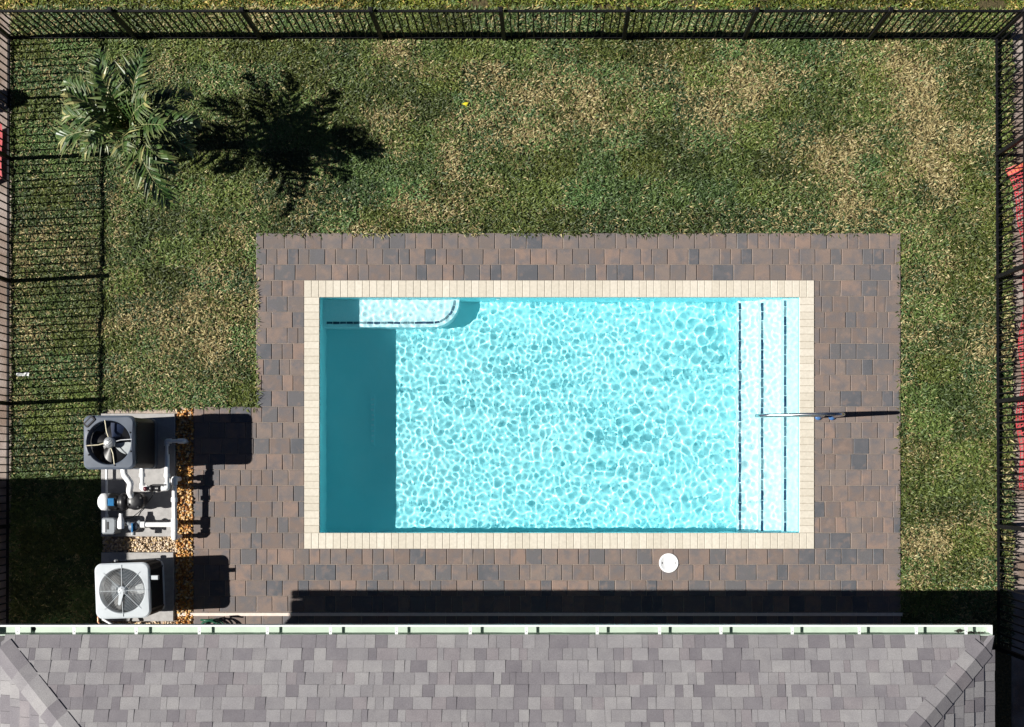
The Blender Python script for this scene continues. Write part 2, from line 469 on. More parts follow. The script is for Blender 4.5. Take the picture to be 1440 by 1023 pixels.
def psc(pc):
    a = (pc[1] - pc[0]) * (pc[3] - pc[2]); yc = (pc[2] + pc[3]) / 2
    return a - (2000 if yc > 832 else 0)
order = sorted(range(len(pieces)), key=lambda i: -psc(pieces[i]) + random.random() * 60)
solo = set(order[:300])
cache = {}
rest = MB()
for i, (a, b, c, d) in enumerate(pieces):
    p0 = P(a, d); p1 = P(b, c)
    w_, d_ = p1.x - p0.x - .006, p1.y - p0.y - .0035
    loc = Vector(((p0.x + p1.x) / 2, (p0.y + p1.y) / 2, random.uniform(-.0015, .0015)))
    key = (round(w_, 3), round(d_, 3))
    if key not in cache: cache[key] = block_mesh('paver', w_, d_, .045, .007)
    v, f = cache[key]
    rot = Matrix.Translation(loc) @ Matrix.Rotation(random.gauss(0, .006), 4, 'X') @ Matrix.Rotation(random.gauss(0, .006), 4, 'Y') @ Matrix.Rotation(random.gauss(0, .004), 4, 'Z')
    if i in solo:
        mk = ('m', key)
        if mk not in cache: cache[mk] = mesh('paver', v, f)
        link('paver', cache[mk], deck_o, M['paver'], rot)
    else:
        rest.add([rot @ Vector(q) for q in v], f)
tag(rest.build('remaining_paver', M['paver'], deck_o), kind='stuff')

# drain strip along the house
ds = MB(); y0 = P(0, 866.5).y; y1 = P(0, 862).y
ds.box(P(250, 0).x, P(1269, 0).x, y0, y1, -.02, .012, .003)
dro = tag(ds.build('drain_channel', M['trim']), 'long narrow pale plastic drain strip set in the pavers beside the house', 'drain')
# ------------------------------------------------------------------ pool
pool = tag(empty('swimming_pool', ((ix0 + ix1) / 2, (iy0 + iy1) / 2, -1)), 'rectangular aqua swimming pool with cream brick coping and white entry steps', 'swimming pool')
D, WL = .98, -.09
recv = []
wx0, wx1, wy0, wy1 = ix0 - .012, ix1 + .012, iy0 - .012, iy1 + .012
recv.append(MB().box(wx0 - .15, wx1 + .15, wy0 - .15, wy1 + .15, -D - .12, -D).build('floor', M['gel'], pool))
for nm, bx in (('w', (wx0 - .14, wx0, wy0, wy1)), ('e', (wx1, wx1 + .14, wy0, wy1)), ('n', (wx0 - .14, wx1 + .14, wy1, wy1 + .14)), ('s', (wx0 - .14, wx1 + .14, wy0 - .14, wy0))):
    recv.append(MB().box(*bx, -D + .001, -.046).build('wall', M['gel'], pool))
# seat in the deep corner
bz = -D + .43
bx1, by0 = P(643, 456).x, P(643, 456).y
rr = .40
pts = [(wx0 + .002, by0)] + arc((bx1 - rr, by0 + rr), rr, -90, 0, 10) + [(bx1, wy1 - .002), (wx0 + .002, wy1 - .002)]
bench = MB().prism(pts, -D + .001, bz, 0.0).build('bench', M['gelbright'], pool); recv.append(bench)
ins = .065
path = [(P(452, 0).x + i * .1, by0 + ins) for i in range(0, 14)]
path = [p for p in path if p[0] < bx1 - rr] + arc((bx1 - rr, by0 + rr), rr - ins, -84, 0, 6)
for i, (x, y) in enumerate(path[:-1]):
    x2, y2 = path[i + 1]; L = math.hypot(x2 - x, y2 - y); a = math.atan2(y2 - y, x2 - x)
    m = Matrix.Translation(((x + x2) / 2, (y + y2) / 2, bz + .006)) @ Matrix.Rotation(a, 4, 'Z')
    b = MB().box(-L / 2 * .92, L / 2 * .92, -.017, .017, -.007, 0, .002)
    recv.append(MB().add([m @ Vector(q) for q in b.v], b.f).build('tile', M['tile'], bench))
# entry steps
for px_, dz in ((1045, .73), (1074.5, .50), (1104.5, .27)):
    x = P(px_, 0).x
    st = MB().box(x, wx1 - .001, wy0 + .002, wy1 - .002, -D + .002, -dz).build('step', M['gelbright'], pool); recv.append(st)
    y = wy0 + .03
    while y < wy1 - .06:
        L = random.uniform(.13, .17); L = min(L, wy1 - .03 - y)
        recv.append(MB().box(x + .018, x + .055, y, y + L - .008, -dz - .004, -dz + .004, .002).build('tile', M['tile'], st)); y += L
# floor drain
fd = MB().box(P(512, 0).x, P(518, 0).x, P(0, 625).y, P(0, 551).y, -D, -D + .008, .002).build('floor_drain', M['gel'], pool); recv.append(fd)
for i in range(9):
    y = P(0, 619 - i * 7.6).y
    recv.append(MB().box(P(513, 0).x, P(517, 0).x, y - .012, y + .012, -D + .0085, -D + .010).build('slot', M['gelbright'], fd))
# return jets
for px_ in (700, 900):
    recv.append(MB().lathe((P(px_, 0).x, wy1 - .002, -.38), [(.03, -.015), (.03, 0), (.012, 0)], 14, axis='Y').build('return_jet', M['white_plastic'], pool))
# coping
cb_ = MB(); cb_.add(*sheet((cx0, cx1, cy0, cy1), (ix0 + .006, ix1 - .006, iy0 + .006, iy1 - .006), -.004))
cb_.box(wx0 - .14, ix0, cy0 + .02, cy1 - .02, -.0455, -.0055); cb_.box(ix1, wx1 + .14, cy0 + .02, cy1 - .02, -.0455, -.0055)
cb_.box(ix0, ix1, iy1, cy1 - .02, -.0455, -.0055); cb_.box(ix0, ix1, cy0 + .02, iy0, -.0455, -.0055)
cop = cb_.build('coping', M['grout'], pool)
def brick(x0, x1, y0, y1, c={}):
    w_, d_ = x1 - x0 - .0028, y1 - y0 - .0028
    key = (round(w_, 3), round(d_, 3))
    if key not in c:
        b = MB().box(-w_ / 2, w_ / 2, -d_ / 2, d_ / 2, -.045, 0, .005); c[key] = mesh('coping_brick', b.v, b.f)
    m = Matrix.Translation(((x0 + x1) / 2, (y0 + y1) / 2, .012 + random.uniform(-.001, .001))) @ Matrix.Rotation(random.gauss(0, .003), 4, 'X') @ Matrix.Rotation(random.gauss(0, .003), 4, 'Y')
    link('coping_brick', c[key], cop, M['coping'], m)
nb = 70
for i in range(nb):
    a = cx0 + (cx1 - cx0) * i / nb; b = cx0 + (cx1 - cx0) * (i + 1) / nb
    brick(a, b, iy1 - .01, cy1); brick(a, b, cy0, iy0 + .01)
nb = 32; ya, yb = iy0 + .01, iy1 - .01
for i in range(nb):
    a = ya + (yb - ya) * i / nb; b = ya + (yb - ya) * (i + 1) / nb
    brick(cx0, ix0 + .01, a, b); brick(ix1 - .01, cx1, a, b)
for o in recv: o.cycles.is_caustics_receiver = True

# water
nx_, ny_ = 760, 372
Lx, Ly = wx1 - wx0 - .002, wy1 - wy0 - .002
kx = np.fft.fftfreq(nx_, Lx / nx_) * 2 * np.pi; ky = np.fft.fftfreq(ny_, Ly / ny_) * 2 * np.pi
KX, KY = np.meshgrid(kx, ky); K = np.hypot(KX, KY)
def band(l, wd, ang=None, sp_=1.0):
    k0 = 2 * np.pi / l
    sp = np.exp(-((np.log(K + 1e-6) - np.log(k0)) / wd) ** 2)
    if ang is not None: sp = sp * (.25 + np.abs(np.cos(np.arctan2(KY, KX) - ang)) ** sp_)
    sp = sp * (RNG.normal(size=K.shape) + 1j * RNG.normal(size=K.shape))
    h_ = np.fft.ifft2(sp).real; return h_ / h_.std()
X, Y = np.meshgrid(np.linspace(wx0 + .001, wx1 - .001, nx_), np.linspace(wy0 + .001, wy1 - .001, ny_))
fx = (X - wx0) / Lx; fy = (Y - wy0) / Ly
calm = .55 + .45 * sstep(.25, .75, vnoise(X.ravel(), Y.ravel(), 1.6, 5)).reshape(X.shape)
hgt = .88 * (.00027 * band(.092, .3) * (1.25 - .55 * calm) + .00080 * band(.185, .34) * calm + .0010 * band(.5, .3, 0.6, 2) * calm + .0012 * band(1.1, .3))
v = np.stack([X, Y, WL + hgt], -1).reshape(-1, 3)
idx = np.arange(nx_ * ny_).reshape(ny_, nx_)
f = np.stack([idx[:-1, :-1], idx[:-1, 1:], idx[1:, 1:], idx[1:, :-1]], -1).reshape(-1, 4)
me = bpy.data.meshes.new('pool_water'); me.vertices.add(len(v)); me.vertices.foreach_set('co', v.ravel())
me.loops.add(f.size); me.loops.foreach_set('vertex_index', f.ravel().astype(np.int32))
me.polygons.add(len(f)); me.polygons.foreach_set('loop_start', np.arange(0, f.size, 4, dtype=np.int32))
try: me.polygons.foreach_set('loop_total', np.full(len(f), 4, dtype=np.int32))
except Exception: pass
me.update(); me.polygons.foreach_set('use_smooth', np.ones(len(f), bool)); me.update()
wo = tag(link('pool_water', me, None, M['water']), kind='structure')
wo.cycles.is_caustics_caster = True

# skimmer lid
c = P(940.5, 792)
sk = tag(empty('skimmer_lid', (c.x, c.y, 0)), 'round white plastic skimmer lid set in the pavers beside the pool', 'skimmer lid')
MB().lathe((c.x, c.y, 0), [(.14, -.02), (.14, .008), (.134, .012), (.118, .012), (.115, .009), (0.0, .010)], 40).build('lid', M['white_plastic'], sk)
for s_ in (-1, 1):
    MB().box(c.x + s_ * .095 - .006, c.x + s_ * .095 + .006, c.y - .014, c.y + .014, .0105, .0112).build('finger_hole', M['charcoal'], sk)

# handrail
hr = tag(empty('pool_handrail', P(1168, 587)), 'polished steel loop handrail on the deck reaching over the pool steps', 'handrail')
y_ = P(0, 586).y
xa, xb = P(1170, 0).x, P(1151, 0).x
tipx = P(1064, 0, .30).x
path = [(xa, y_, 0), (xa, y_, .70)] + [(xa - .16 + .16 * math.cos(math.radians(q)), y_, .72 + .18 * math.sin(math.radians(q))) for q in range(10, 100, 15)]
path += [(xa - .30, y_, .885), (tipx + .16, y_, .44), (tipx + .05, y_, .37), (tipx, y_, .29), (tipx + .03, y_, .21), (tipx + .11, y_, .20), (xb - .25, y_, .42), (xb - .07, y_, .44), (xb - .01, y_, .38), (xb, y_, .28), (xb, y_, 0)]
MB().tube(path, .0245, 14).build('rail', M['chrome'], hr)
for x in (xa, xb):
    MB().lathe((x, y_, 0), [(.055, 0), (.055, .012), (.040, .03), (.028, .034)], 20).build('flange', M['blue_cap'], hr)

# ------------------------------------------------------------------ equipment pads and gravel
def pad(x0, x1, y0, y1, top, label):
    a, b = P(x0, y1), P(x1, y0)
    return tag(MB().box(a.x, b.x, a.y, b.y, -.06, top, .006).build('concrete_pad', M['concrete']), label, 'concrete pad')
pad(143.5, 247, 582, 754.5, .045, 'pale concrete pad under the pool pump and the dark heat pump')
pad(143.5, 245, 777, 873.5, .040, 'pale concrete pad under the white air conditioner')
ico = bmesh.new(); bmesh.ops.create_icosphere(ico, subdivisions=1, radius=1)
IV = [v_.co.copy() for v_ in ico.verts]; IF = [tuple(q.index for q in fc.verts) for fc in ico.faces]; ico.free()
def gravel(name, rects, dens, mat, smin, smax):
    b = MB()
    for (x0, x1, y0, y1) in rects:
        a, c_ = P(x0, y1), P(x1, y0)
        for _ in range(int((c_.x - a.x) * (c_.y - a.y) * dens)):
            r_ = random.uniform(smin, smax)
            m = Matrix.Translation((random.uniform(a.x, c_.x), random.uniform(a.y, c_.y), -.03 + random.uniform(0, .05))) @ Matrix.Rotation(random.uniform(0, 6.28), 4, 'Z') @ Matrix.Rotation(random.uniform(-.5, .5), 4, 'X') @ Matrix.Diagonal((r_ * random.uniform(.9, 1.5), r_ * random.uniform(.7, 1.1), r_ * random.uniform(.45, .8), 1))
            b.add([m @ (q * random.uniform(.88, 1.1)) for q in IV], IF, True)
    return b.build(name, mat)
tag(gravel('river_gravel', [(248, 271, 575, 897)], 2300, M['pebble'], .012, .024), 'strip of orange brown river pebbles between pads and pavers', 'gravel', kind='stuff')
tag(gravel('pale_gravel', [(145, 249, 755.5, 776), (150, 247, 875, 897)], 2600, M['pale_pebble'], .010, .019), 'pale tan pebbles between the two concrete pads', 'gravel', kind='stuff')
gb = MB().box(P(143, 0).x, P(272, 0).x, P(0, 897).y, P(0, 573).y, -.058, -.030)
tag(gb.build('gravel_bed', M['joint_sand']), kind='structure')

# ------------------------------------------------------------------ top-blowing units
def fan(root, c, z, R, nbl, blade_mats, hub_mat, twist=0.0, sweep=70, hub=.30):
    for i in range(nbl):
        a0 = twist + 2 * math.pi * i / nbl
        v = []; n_r, n_a = 5, 6
        for ir in range(n_r + 1):
            r_ = R * (.22 + .76 * ir / n_r)
            wid = math.radians(sweep) * (.55 + .45 * math.sin(math.pi * (.25 + .6 * ir / n_r)))
            for ia in range(n_a + 1):
                tt = ia / n_a - .5
                a = a0 + wid * tt + .25 * (ir / n_r)
                v.append((c.x + r_ * math.cos(a), c.y + r_ * math.sin(a), z + .07 * tt - .02 * (tt * 2) ** 2))
        f_ = [(ir * (n_a + 1) + ia, (ir + 1) * (n_a + 1) + ia, (ir + 1) * (n_a + 1) + ia + 1, ir * (n_a + 1) + ia + 1) for ir in range(n_r) for ia in range(n_a)]
        MB().add(v, f_, True).build('fan_blade', blade_mats[i % len(blade_mats)], root)

def ring_top(cx, cy, w_, h_, r_c, rot, R, z0, z1, n=64, bev=.03):
    """a lid with a round hole: rounded square outside, circle inside"""
    raw = rrect(cx, cy, w_, h_, r_c, rot, 7); out = []
    for i, a_ in enumerate(raw):
        b_ = raw[(i + 1) % len(raw)]; k_ = max(1, int(math.hypot(b_[0] - a_[0], b_[1] - a_[1]) / .03))
        out += [(a_[0] + (b_[0] - a_[0]) * j / k_, a_[1] + (b_[1] - a_[1]) * j / k_) for j in range(k_)]
    m_ = len(out)
    b = MB(); inn = []
    for x, y in out:
        a = math.atan2(y - cy, x - cx); inn.append((cx + R * math.cos(a), cy + R * math.sin(a)))
    v = [(x, y, z0) for x, y in out] + [(x, y, z1 - bev * .6) for x, y in out]
    q = []
    for x, y in out:
        d = math.hypot(x - cx, y - cy); q.append((x - (x - cx) / d * bev, y - (y - cy) / d * bev, z1))
    v += q + [(x, y, z1 + .004) for x, y in inn] + [(cx + (x - cx) * .96, cy + (y - cy) * .96, z1 - .012) for x, y in inn] + [(cx + (x - cx) * .95, cy + (y - cy) * .95, z1 - .14) for x, y in inn]
    for k in range(5):
        for i in range(m_):
            b.add([], []); b.f.append((k * m_ + i, k * m_ + (i + 1) % m_, (k + 1) * m_ + (i + 1) % m_, (k + 1) * m_ + i)); b.sm.append(k in (3, 4))
    b.v = v
    return b

# dark heat pump
hh = 1.17
c = P(153, 622.5, hh); WX = 71.5 * S * (1 - hh / H); WY = 76 * S * (1 - hh / H)
hp = tag(empty('pool_heat_pump', (c.x, c.y, .045)), 'tall slate grey pool heat pump with open black fan top and silver hub', 'heat pump')
RF = 32 * S * (1 - hh / H)
ring_top(c.x, c.y, WX, WY, .085, 0, RF, hh - .09, hh).build('top_cover', M['slate_plastic'], hp)
MB().prism(rrect(c.x, c.y, WX - .03, WY - .03, .08), .16, hh - .16).build('cabinet', M['charcoal'], hp)
MB().prism(rrect(c.x, c.y, WX - .008, WY - .008, .085), .045, .158, .01).build('base_pan', M['slate_plastic'], hp)
for i in range(20):
    for s_ in (-1, 1):
        yy = c.y - WY / 2 + .09 + i * (WY - .18) / 19
        MB().box(c.x + s_ * (WX / 2 - .013) - .004, c.x + s_ * (WX / 2 - .013) + .004, yy - .006, yy + .006, .18, hh - .18).build('fin', M['charcoal'], hp)  # fins coloured near black to carry the shade on the sides
MB().lathe((c.x, c.y, 0), [(RF * .945, hh - .158), (RF * .945, hh - .150), (0, hh - .150)], 48).build('fan_well', M['black_plastic'], hp)
fan(hp, c, hh - .115, RF * .90, 4, [M['fan_pale_lit'], M['fan_blue_lit'], M['black_plastic'], M['black_plastic']], None, twist=-.62, sweep=58)  # blade colours hold the lit, blue-lit and shaded tones of one fan
MB().lathe((c.x, c.y, 0), [(.075, hh - .075), (.078, hh - .02), (.066, hh + .004), (0, hh + .010)], 28).build('hub', M['silver'], hp)
for i in range(3):
    a = .75; o_ = (i - 1) * .028
    m = Matrix.Translation((c.x, c.y, 0)) @ Matrix.Rotation(a, 4, 'Z')
    b = MB().box(-.045 + abs(o_) * .3, .045 - abs(o_) * .3, o_ - .004, o_ + .004, hh + .004, hh + .0125)
    MB().add([m @ Vector(q) for q in b.v], b.f).build('hub_rib', M['grey_plastic'], hp)
for a, mt in ((8, 'silver'), (100, 'brass'), (188, 'brass'), (-76, 'brass')):
    a = math.radians(a); d = Vector((math.cos(a), math.sin(a), 0)); e = Vector((-d.y, d.x, 0))
    MB().tube([c + d * .07 + Vector((0, 0, hh - .03 - c.z)), c + d * RF * .5 + e * .012 + Vector((0, 0, hh - .025 - c.z)), c + d * RF * 1.03 + Vector((0, 0, hh - .004 - c.z))], .008, 8).build('fan_guard_arm', M[mt], hp)
for a in (25, 150, 212, 285, 338):
    a = math.radians(a)
    MB().lathe((c.x + RF * 1.035 * math.cos(a), c.y + RF * 1.035 * math.sin(a), 0), [(.012, hh), (.012, hh + .008), (0, hh + .010)], 10).build('screw', M['black_plastic'], hp)
m = Matrix.Translation((c.x - WX / 2 + .085, c.y + WY / 2 - .085, 0)) @ Matrix.Rotation(math.radians(45), 4, 'Z')
b = MB().prism(rrect(0, 0, .17, .082, .02), hh - .03, hh + .016, .006)
ctl = MB().add([m @ Vector(q) for q in b.v], b.f).build('control_panel', M['black_plastic'], hp)
b = MB().prism(rrect(0, 0, .12, .040, .008), hh + .0165, hh + .019)
MB().add([m @ Vector(q) for q in b.v], b.f).build('display', M['slate_plastic'], ctl)

# white air conditioner
hh = .80
c = P(172, 831, hh); WX = 76.5 * S * (1 - hh / H); WY = 78 * S * (1 - hh / H); rot = math.radians(2.0)
ac = tag(empty('air_conditioner', (c.x, c.y, .04)), 'white enamel air conditioner with wire fan grille on the lower pad', 'air conditioner')
RF = 32.5 * S * (1 - hh / H)
ring_top(c.x, c.y, WX, WY, .10, rot, RF, hh - .07, hh, bev=.02).build('top_cover', M['ac_white'], ac)
MB().prism(rrect(c.x, c.y, WX - .05, WY - .05, .09, rot), .10, hh - .11).build('condenser_coil', M['coil'], ac)
MB().prism(rrect(c.x, c.y, WX - .01, WY - .01, .10, rot), .04, .099, .01).build('base_pan', M['ac_white'], ac)
for k in range(4):
    q = rrect(c.x, c.y, WX - .036, WY - .036, .09, rot, 1)
    pp = rrect(c.x, c.y, WX - .03, WY - .03, .09, rot, 2)
    for i in range(k * 3, k * 3 + 3):
        MB().box(pp[i][0] - .012, pp[i][0] + .012, pp[i][1] - .012, pp[i][1] + .012, .10, hh - .072).build('corner_post', M['charcoal'], ac)  # posts of the white case darkened in colour for its shaded side
for i in range(22):
    z = .12 + i * .027
    b = MB(); q = rrect(c.x, c.y, WX - .022, WY - .022, .09, rot, 3)
    b.tube([(x, y, z) for x, y in q + q[:1]], .004, 4).build('side_louver', M['charcoal'], ac)  # louvers coloured dark to hold the shade on the case sides
MB().lathe((c.x, c.y, 0), [(RF * .945, hh - .13), (RF * .945, hh - .105), (0, hh - .105)], 48).build('fan_well', M['ac_inner'], ac)
fan(ac, c, hh - .095, RF * .86, 3, [M['fan_pale_lit'], M['coil'], M['coil']], None, twist=-.30, sweep=62)  # one blade coloured as lit, the other two as shaded
for k in range(13):
    r_ = RF * (.30 + .70 * k / 12)
    q = [(c.x + r_ * math.cos(2 * math.pi * i / 48), c.y + r_ * math.sin(2 * math.pi * i / 48), hh + .010 - .016 * (k / 12) ** 2) for i in range(49)]
    MB().tube(q, .0022 if k < 12 else .005, 5, False).build('grille_ring', M['silver'] if k < 12 else M['ac_white'], ac)
for k in range(8):
    a = math.pi / 4 * k + rot
    MB().tube([(c.x + .06 * math.cos(a), c.y + .06 * math.sin(a), hh + .014), (c.x + RF * 1.12 * math.cos(a), c.y + RF * 1.12 * math.sin(a), hh + .006)], .0042, 6).build('grille_spoke', M['ac_white'], ac)
MB().lathe((c.x, c.y, 0), [(.062, hh - .08), (.062, hh + .008), (.050, hh + .020), (0, hh + .022)], 28).build('fan_motor', M['ac_white'], ac)
m = Matrix.Translation((c.x - .02, c.y - .10, hh + .018)) @ Matrix.Rotation(math.radians(-100), 4, 'Z')
b = MB().prism([(-.10, -.034), (.09, -.020), (.11, 0), (.09, .020), (-.10, .034)], -.008, .006, .004)
MB().add([m @ Vector(q) for q in b.v], b.f).build('motor_bracket', M['ac_white'], ac)
for a in range(5):
    aa = a * 1.257 + .4
    MB().lathe((c.x + .036 * math.cos(aa), c.y + .036 * math.sin(aa), 0), [(.006, hh + .02), (.006, hh + .026), (0, hh + .027)], 8).build('bolt', M['coil'], ac)
# box added high on the side to notch the cast shadow, and line set
MB().box(c.x + WX / 2 - .01, c.x + WX / 2 + .11, c.y + .15, c.y + .21, hh - .09, hh - .03, .005).build('shadow_notch_box', M['ac_white'], ac)
q = P(140, 873, .3)
MB().tube([(q.x + .05, q.y + .12, .35), (q.x + .08, q.y + .03, .38), (q.x + .18, q.y - .04, .33), (q.x + .24, q.y - .25, .25), (q.x + .24, q.y - .5, .25)], .022, 10).build('line_set', M['pvc'], ac)
MB().tube([(q.x - .02, q.y + .10, .30), (q.x + .0, q.y - .01, .36), (q.x + .04, q.y - .1, .3), (q.x + .04, q.y - .5, .25)], .014, 8).build('line_set', M['copper'], ac)
MB().lathe((P(163, 789, .5)), [(.0, -.03), (.022, -.02), (.022, .02), (0, .03)], 12).build('service_valve', M['silver'], ac)

# ------------------------------------------------------------------ pool pump, fittings and pipes
ph = .30
def Q(px, py, h=ph): return P(px, py, h)
pp_ = tag(empty('pool_pump', P(172, 706, .0) + Vector((0.0, 0, .045))), 'black pool pump with white drive cap beside the dark heat pump', 'pool pump')
yc = Q(0, 706).y; xq = lambda a, h=ph: Q(a, 0, h).x
MB().lathe((0, yc, ph), [(.0, xq(139)), (.075, xq(139.6)), (.118, xq(143)), (.125, xq(148)), (.125, xq(154)), (.105, xq(155))], 28, axis='X').build('drive_cap', M['white_plastic'], pp_)
MB().box(xq(155.5), xq(164.5), yc - .055, yc + .055, ph + .085, ph + .128, .008).build('display_cover', M['blue_label'], pp_)
MB().lathe((0, yc, ph), [(.112, xq(155)), (.118, xq(157)), (.118, xq(165)), (.10, xq(166)), (.10, xq(170)), (.125, xq(171)), (.13, xq(176)), (.11, xq(179))], 28, axis='X').build('motor', M['black_plastic'], pp_)
for k in range(6):
    x = xq(157.2 + k * 1.4)
    MB().lathe((0, yc, ph), [(.122, x), (.122, x + .006)], 28, axis='X').build('cooling_fin', M['charcoal'], pp_)
cs = Q(190.5, 705, .36)
MB().lathe((cs.x, cs.y, 0), [(.095, .10), (.11, .14), (.11, .32), (.128, .33), (.128, .36), (.115, .385), (.05, .40), (0, .402)], 32).build('strainer_pot', M['black_plastic'], pp_)
for k in range(4):
    a = math.pi / 2 * k + .5
    MB().box(cs.x + .10 * math.cos(a) - .014, cs.x + .10 * math.cos(a) + .014, cs.y + .10 * math.sin(a) - .014, cs.y + .10 * math.sin(a) + .014, .38, .41, .004).build('lid_knob', M['charcoal'], pp_)
MB().box(xq(158, .05), xq(196, .05), yc - .09, yc + .09, .046, .12, .01).build('foot', M['charcoal'], pp_)
MB().box(xq(168, .2), xq(176, .2), yc - .06, yc + .06, .12, .24).build('pedestal', M['charcoal'], pp_)

def pipe(name, pts, r_, label, mat='pvc', collars=(), cat='pipe'):
    """white pipe; sharp corners get elbow sleeves"""
    root = tag(empty(name, (pts[0][0], pts[0][1], 0)), label, cat)
    MB().tube(pts, r_, 12).build('pipe', M[mat], root)
    for i in range(1, len(pts) - 1):
        p_ = Vector(pts[i]); a = (Vector(pts[i - 1]) - p_).normalized(); b = (Vector(pts[i + 1]) - p_).normalized()
        if a.dot(b) > -.95:
            MB().tube([p_ + a * r_ * 2.3, p_ + a * r_ * .4, p_ + b * r_ * .4, p_ + b * r_ * 2.3], r_ * 1.28, 12).build('elbow', M[mat], root)
    for (p0, p1) in collars:
        MB().tube([p0, p1], r_ * 1.3, 12).build('collar', M[mat], root)
    return root
g3 = .31
a = Q(245.2, 674, g3); b = Q(245.2, 756, g3)
pr = pipe('return_pipe', [(a.x, a.y, .05), (a.x, a.y, g3), (b.x, b.y, g3), (b.x, b.y, .0)], .036, 'long white pvc pipe along the pad edge beside the orange pebbles', collars=[(Q(245.2, 700, g3), Q(245.2, 706, g3)), (Q(245.2, 730, g3), Q(245.2, 746, g3))])
a = Q(198, 738, g3); b = Q(243, 738, g3)
pipe('suction_pipe', [a, b], .036, 'short white pvc pipe from the grey valve to the long edge pipe', collars=[(a, a + Vector((.06, 0, 0)))])
g4 = .42
p_ = [Q(200, 664, g4), Q(200, 687, g4), Q(212, 687, g4)]
pipe('heater_pipe', [p_[0] + Vector((0, .25, 0))] + p_, .034, 'white pvc elbow pipe under the heat pump on the strainer side', collars=[(Q(200, 666, g4), Q(200, 671, g4))])
p_ = [Q(235, 664, g4), Q(235, 687, g4), Q(224, 687, g4)]
pipe('heater_pipe', [p_[0] + Vector((0, .25, 0))] + p_, .034, 'white pvc elbow pipe under the heat pump on the pebble side', collars=[(Q(235, 666, g4), Q(235, 671, g4))])
p_ = [Q(174, 660, .5), Q(175, 668, .5), Q(184, 680, .5), Q(182, 692, .42)]
pipe('pump_pipe', [p_[0] + Vector((0, .2, 0))] + p_ + [cs + Vector((-.05, .06, .0))], .036, 'bent white pvc pipe running into the black pump strainer')
v_ = tag(empty('check_valve', Q(218, 687, g4)), 'small maroon and black valve joining the two white heater pipes', 'valve')
MB().lathe((0, Q(0, 687, g4).y, g4), [(.036, Q(210, 0, g4).x), (.052, Q(212, 0, g4).x), (.052, Q(215, 0, g4).x), (.040, Q(216, 0, g4).x), (.040, Q(221, 0, g4).x), (.052, Q(222, 0, g4).x), (.052, Q(225, 0, g4).x), (.036, Q(227, 0, g4).x)], 18, axis='X').build('body', M['black_plastic'], v_)
MB().lathe(Q(218, 687, 0), [(.03, g4 + .02), (.034, g4 + .06), (.02, g4 + .075), (0, g4 + .078)], 14).build('cap', M['red_valve'], v_)
m = Q(218, 685, g4)
MB().box(m.x - .02, m.x + .14, m.y + .015, m.y + .04, g4 + .062, g4 + .074, .003).build('handle', M['charcoal'], v_)
g5 = .18
pipe('shaded_pipe', [P(234.5, 655, g5), P(234.5, 620.5, g5), P(257, 620.5, g5), (P(257, 620.5, g5).x, P(257, 620.5, g5).y, -.03)], .030, 'white pvc pipe bent at a right angle in the heat pump shadow')
pipe('conduit', [P(150, 650, .12), P(150, 727, .12), (P(150, 727, .12).x, P(150, 727, .12).y, .06)], .017, 'thin pale conduit running along the grass side of the pad', mat='white_plastic')
# grey controller and valve
g6 = .34
cbx = tag(empty('pump_controller', P(152, 740, .045)), 'small grey plastic box with rounded lid beside the pump', 'control box')
q = P(152.2, 740, g6)
MB().prism(rrect(q.x, q.y, .195, .235, .035), .05, g6, .016).build('box', M['grey_plastic'], cbx)
MB().box(q.x - .075, q.x - .035, q.y - .09, q.y + .09, g6 - .001, g6 + .012, .005).build('lid_rib', M['white_plastic'], cbx)
MB().box(q.x - .02, q.x + .005, q.y - .05, q.y + .06, g6 - .001, g6 + .006, .002).build('lid_groove', M['charcoal'], cbx)
fit = tag(empty('pipe_union', P(170, 733, .045)), 'white bottle shaped pipe fitting between the grey box and the valve', 'pipe fitting')
q = P(170, 733, .33); yt = P(0, 722.5, .33).y; yb2 = P(0, 744, .33).y
MB().lathe((q.x, 0, .33), [(.026, -yt), (.028, -yt + .05), (.04, -yt + .07), (.048, -yt + .12), (.048, -yb2 - .02), (.04, -yb2)], 18, axis='Y').build('sleeve', M['pvc'], fit)
for o in [x for x in fit.children]:
    for vv in o.data.vertices: vv.co.y = -vv.co.y
    o.data.flip_normals(); o.data.update()
MB().tube([(q.x, yb2 + .06, .33), (q.x, yb2 + .06, .05)], .028, 12).build('riser', M['pvc'], fit)
dv = tag(empty('diverter_valve', P(187, 741, .045)), 'blue grey three way valve with white arms on the pump pad', 'valve')
q = P(187, 741, .33)
MB().lathe((q.x, q.y, 0), [(.05, .20), (.07, .22), (.07, .33), (.055, .345), (0, .35)], 24).build('body', M['slate_plastic'], dv)
for a in (35, 150, -95):
    a = math.radians(a); MB().tube([(q.x, q.y, .29), (q.x + .12 * math.cos(a), q.y + .12 * math.sin(a), .29)], .034, 12).build('port', M['grey_plastic'], dv)
MB().box(q.x - .012, q.x + .012, q.y - .08, q.y + .05, .351, .375, .004).build('handle', M['blue_label'], dv)
MB().tube([(q.x, q.y, .2), (q.x, q.y, .05)], .034, 12).build('riser', M['pvc'], dv)
cbp = [Q(218, 690, .35), Q(213, 700, .2), Q(205, 710, .07), Q(196, 720, .06), Q(186, 728, .1), Q(163, 733, .25)]
tag(MB().tube(cbp, .006, 6).build('power_cable', M['cable']), 'thin black cable looping over the pump pad to the grey box', 'cable')

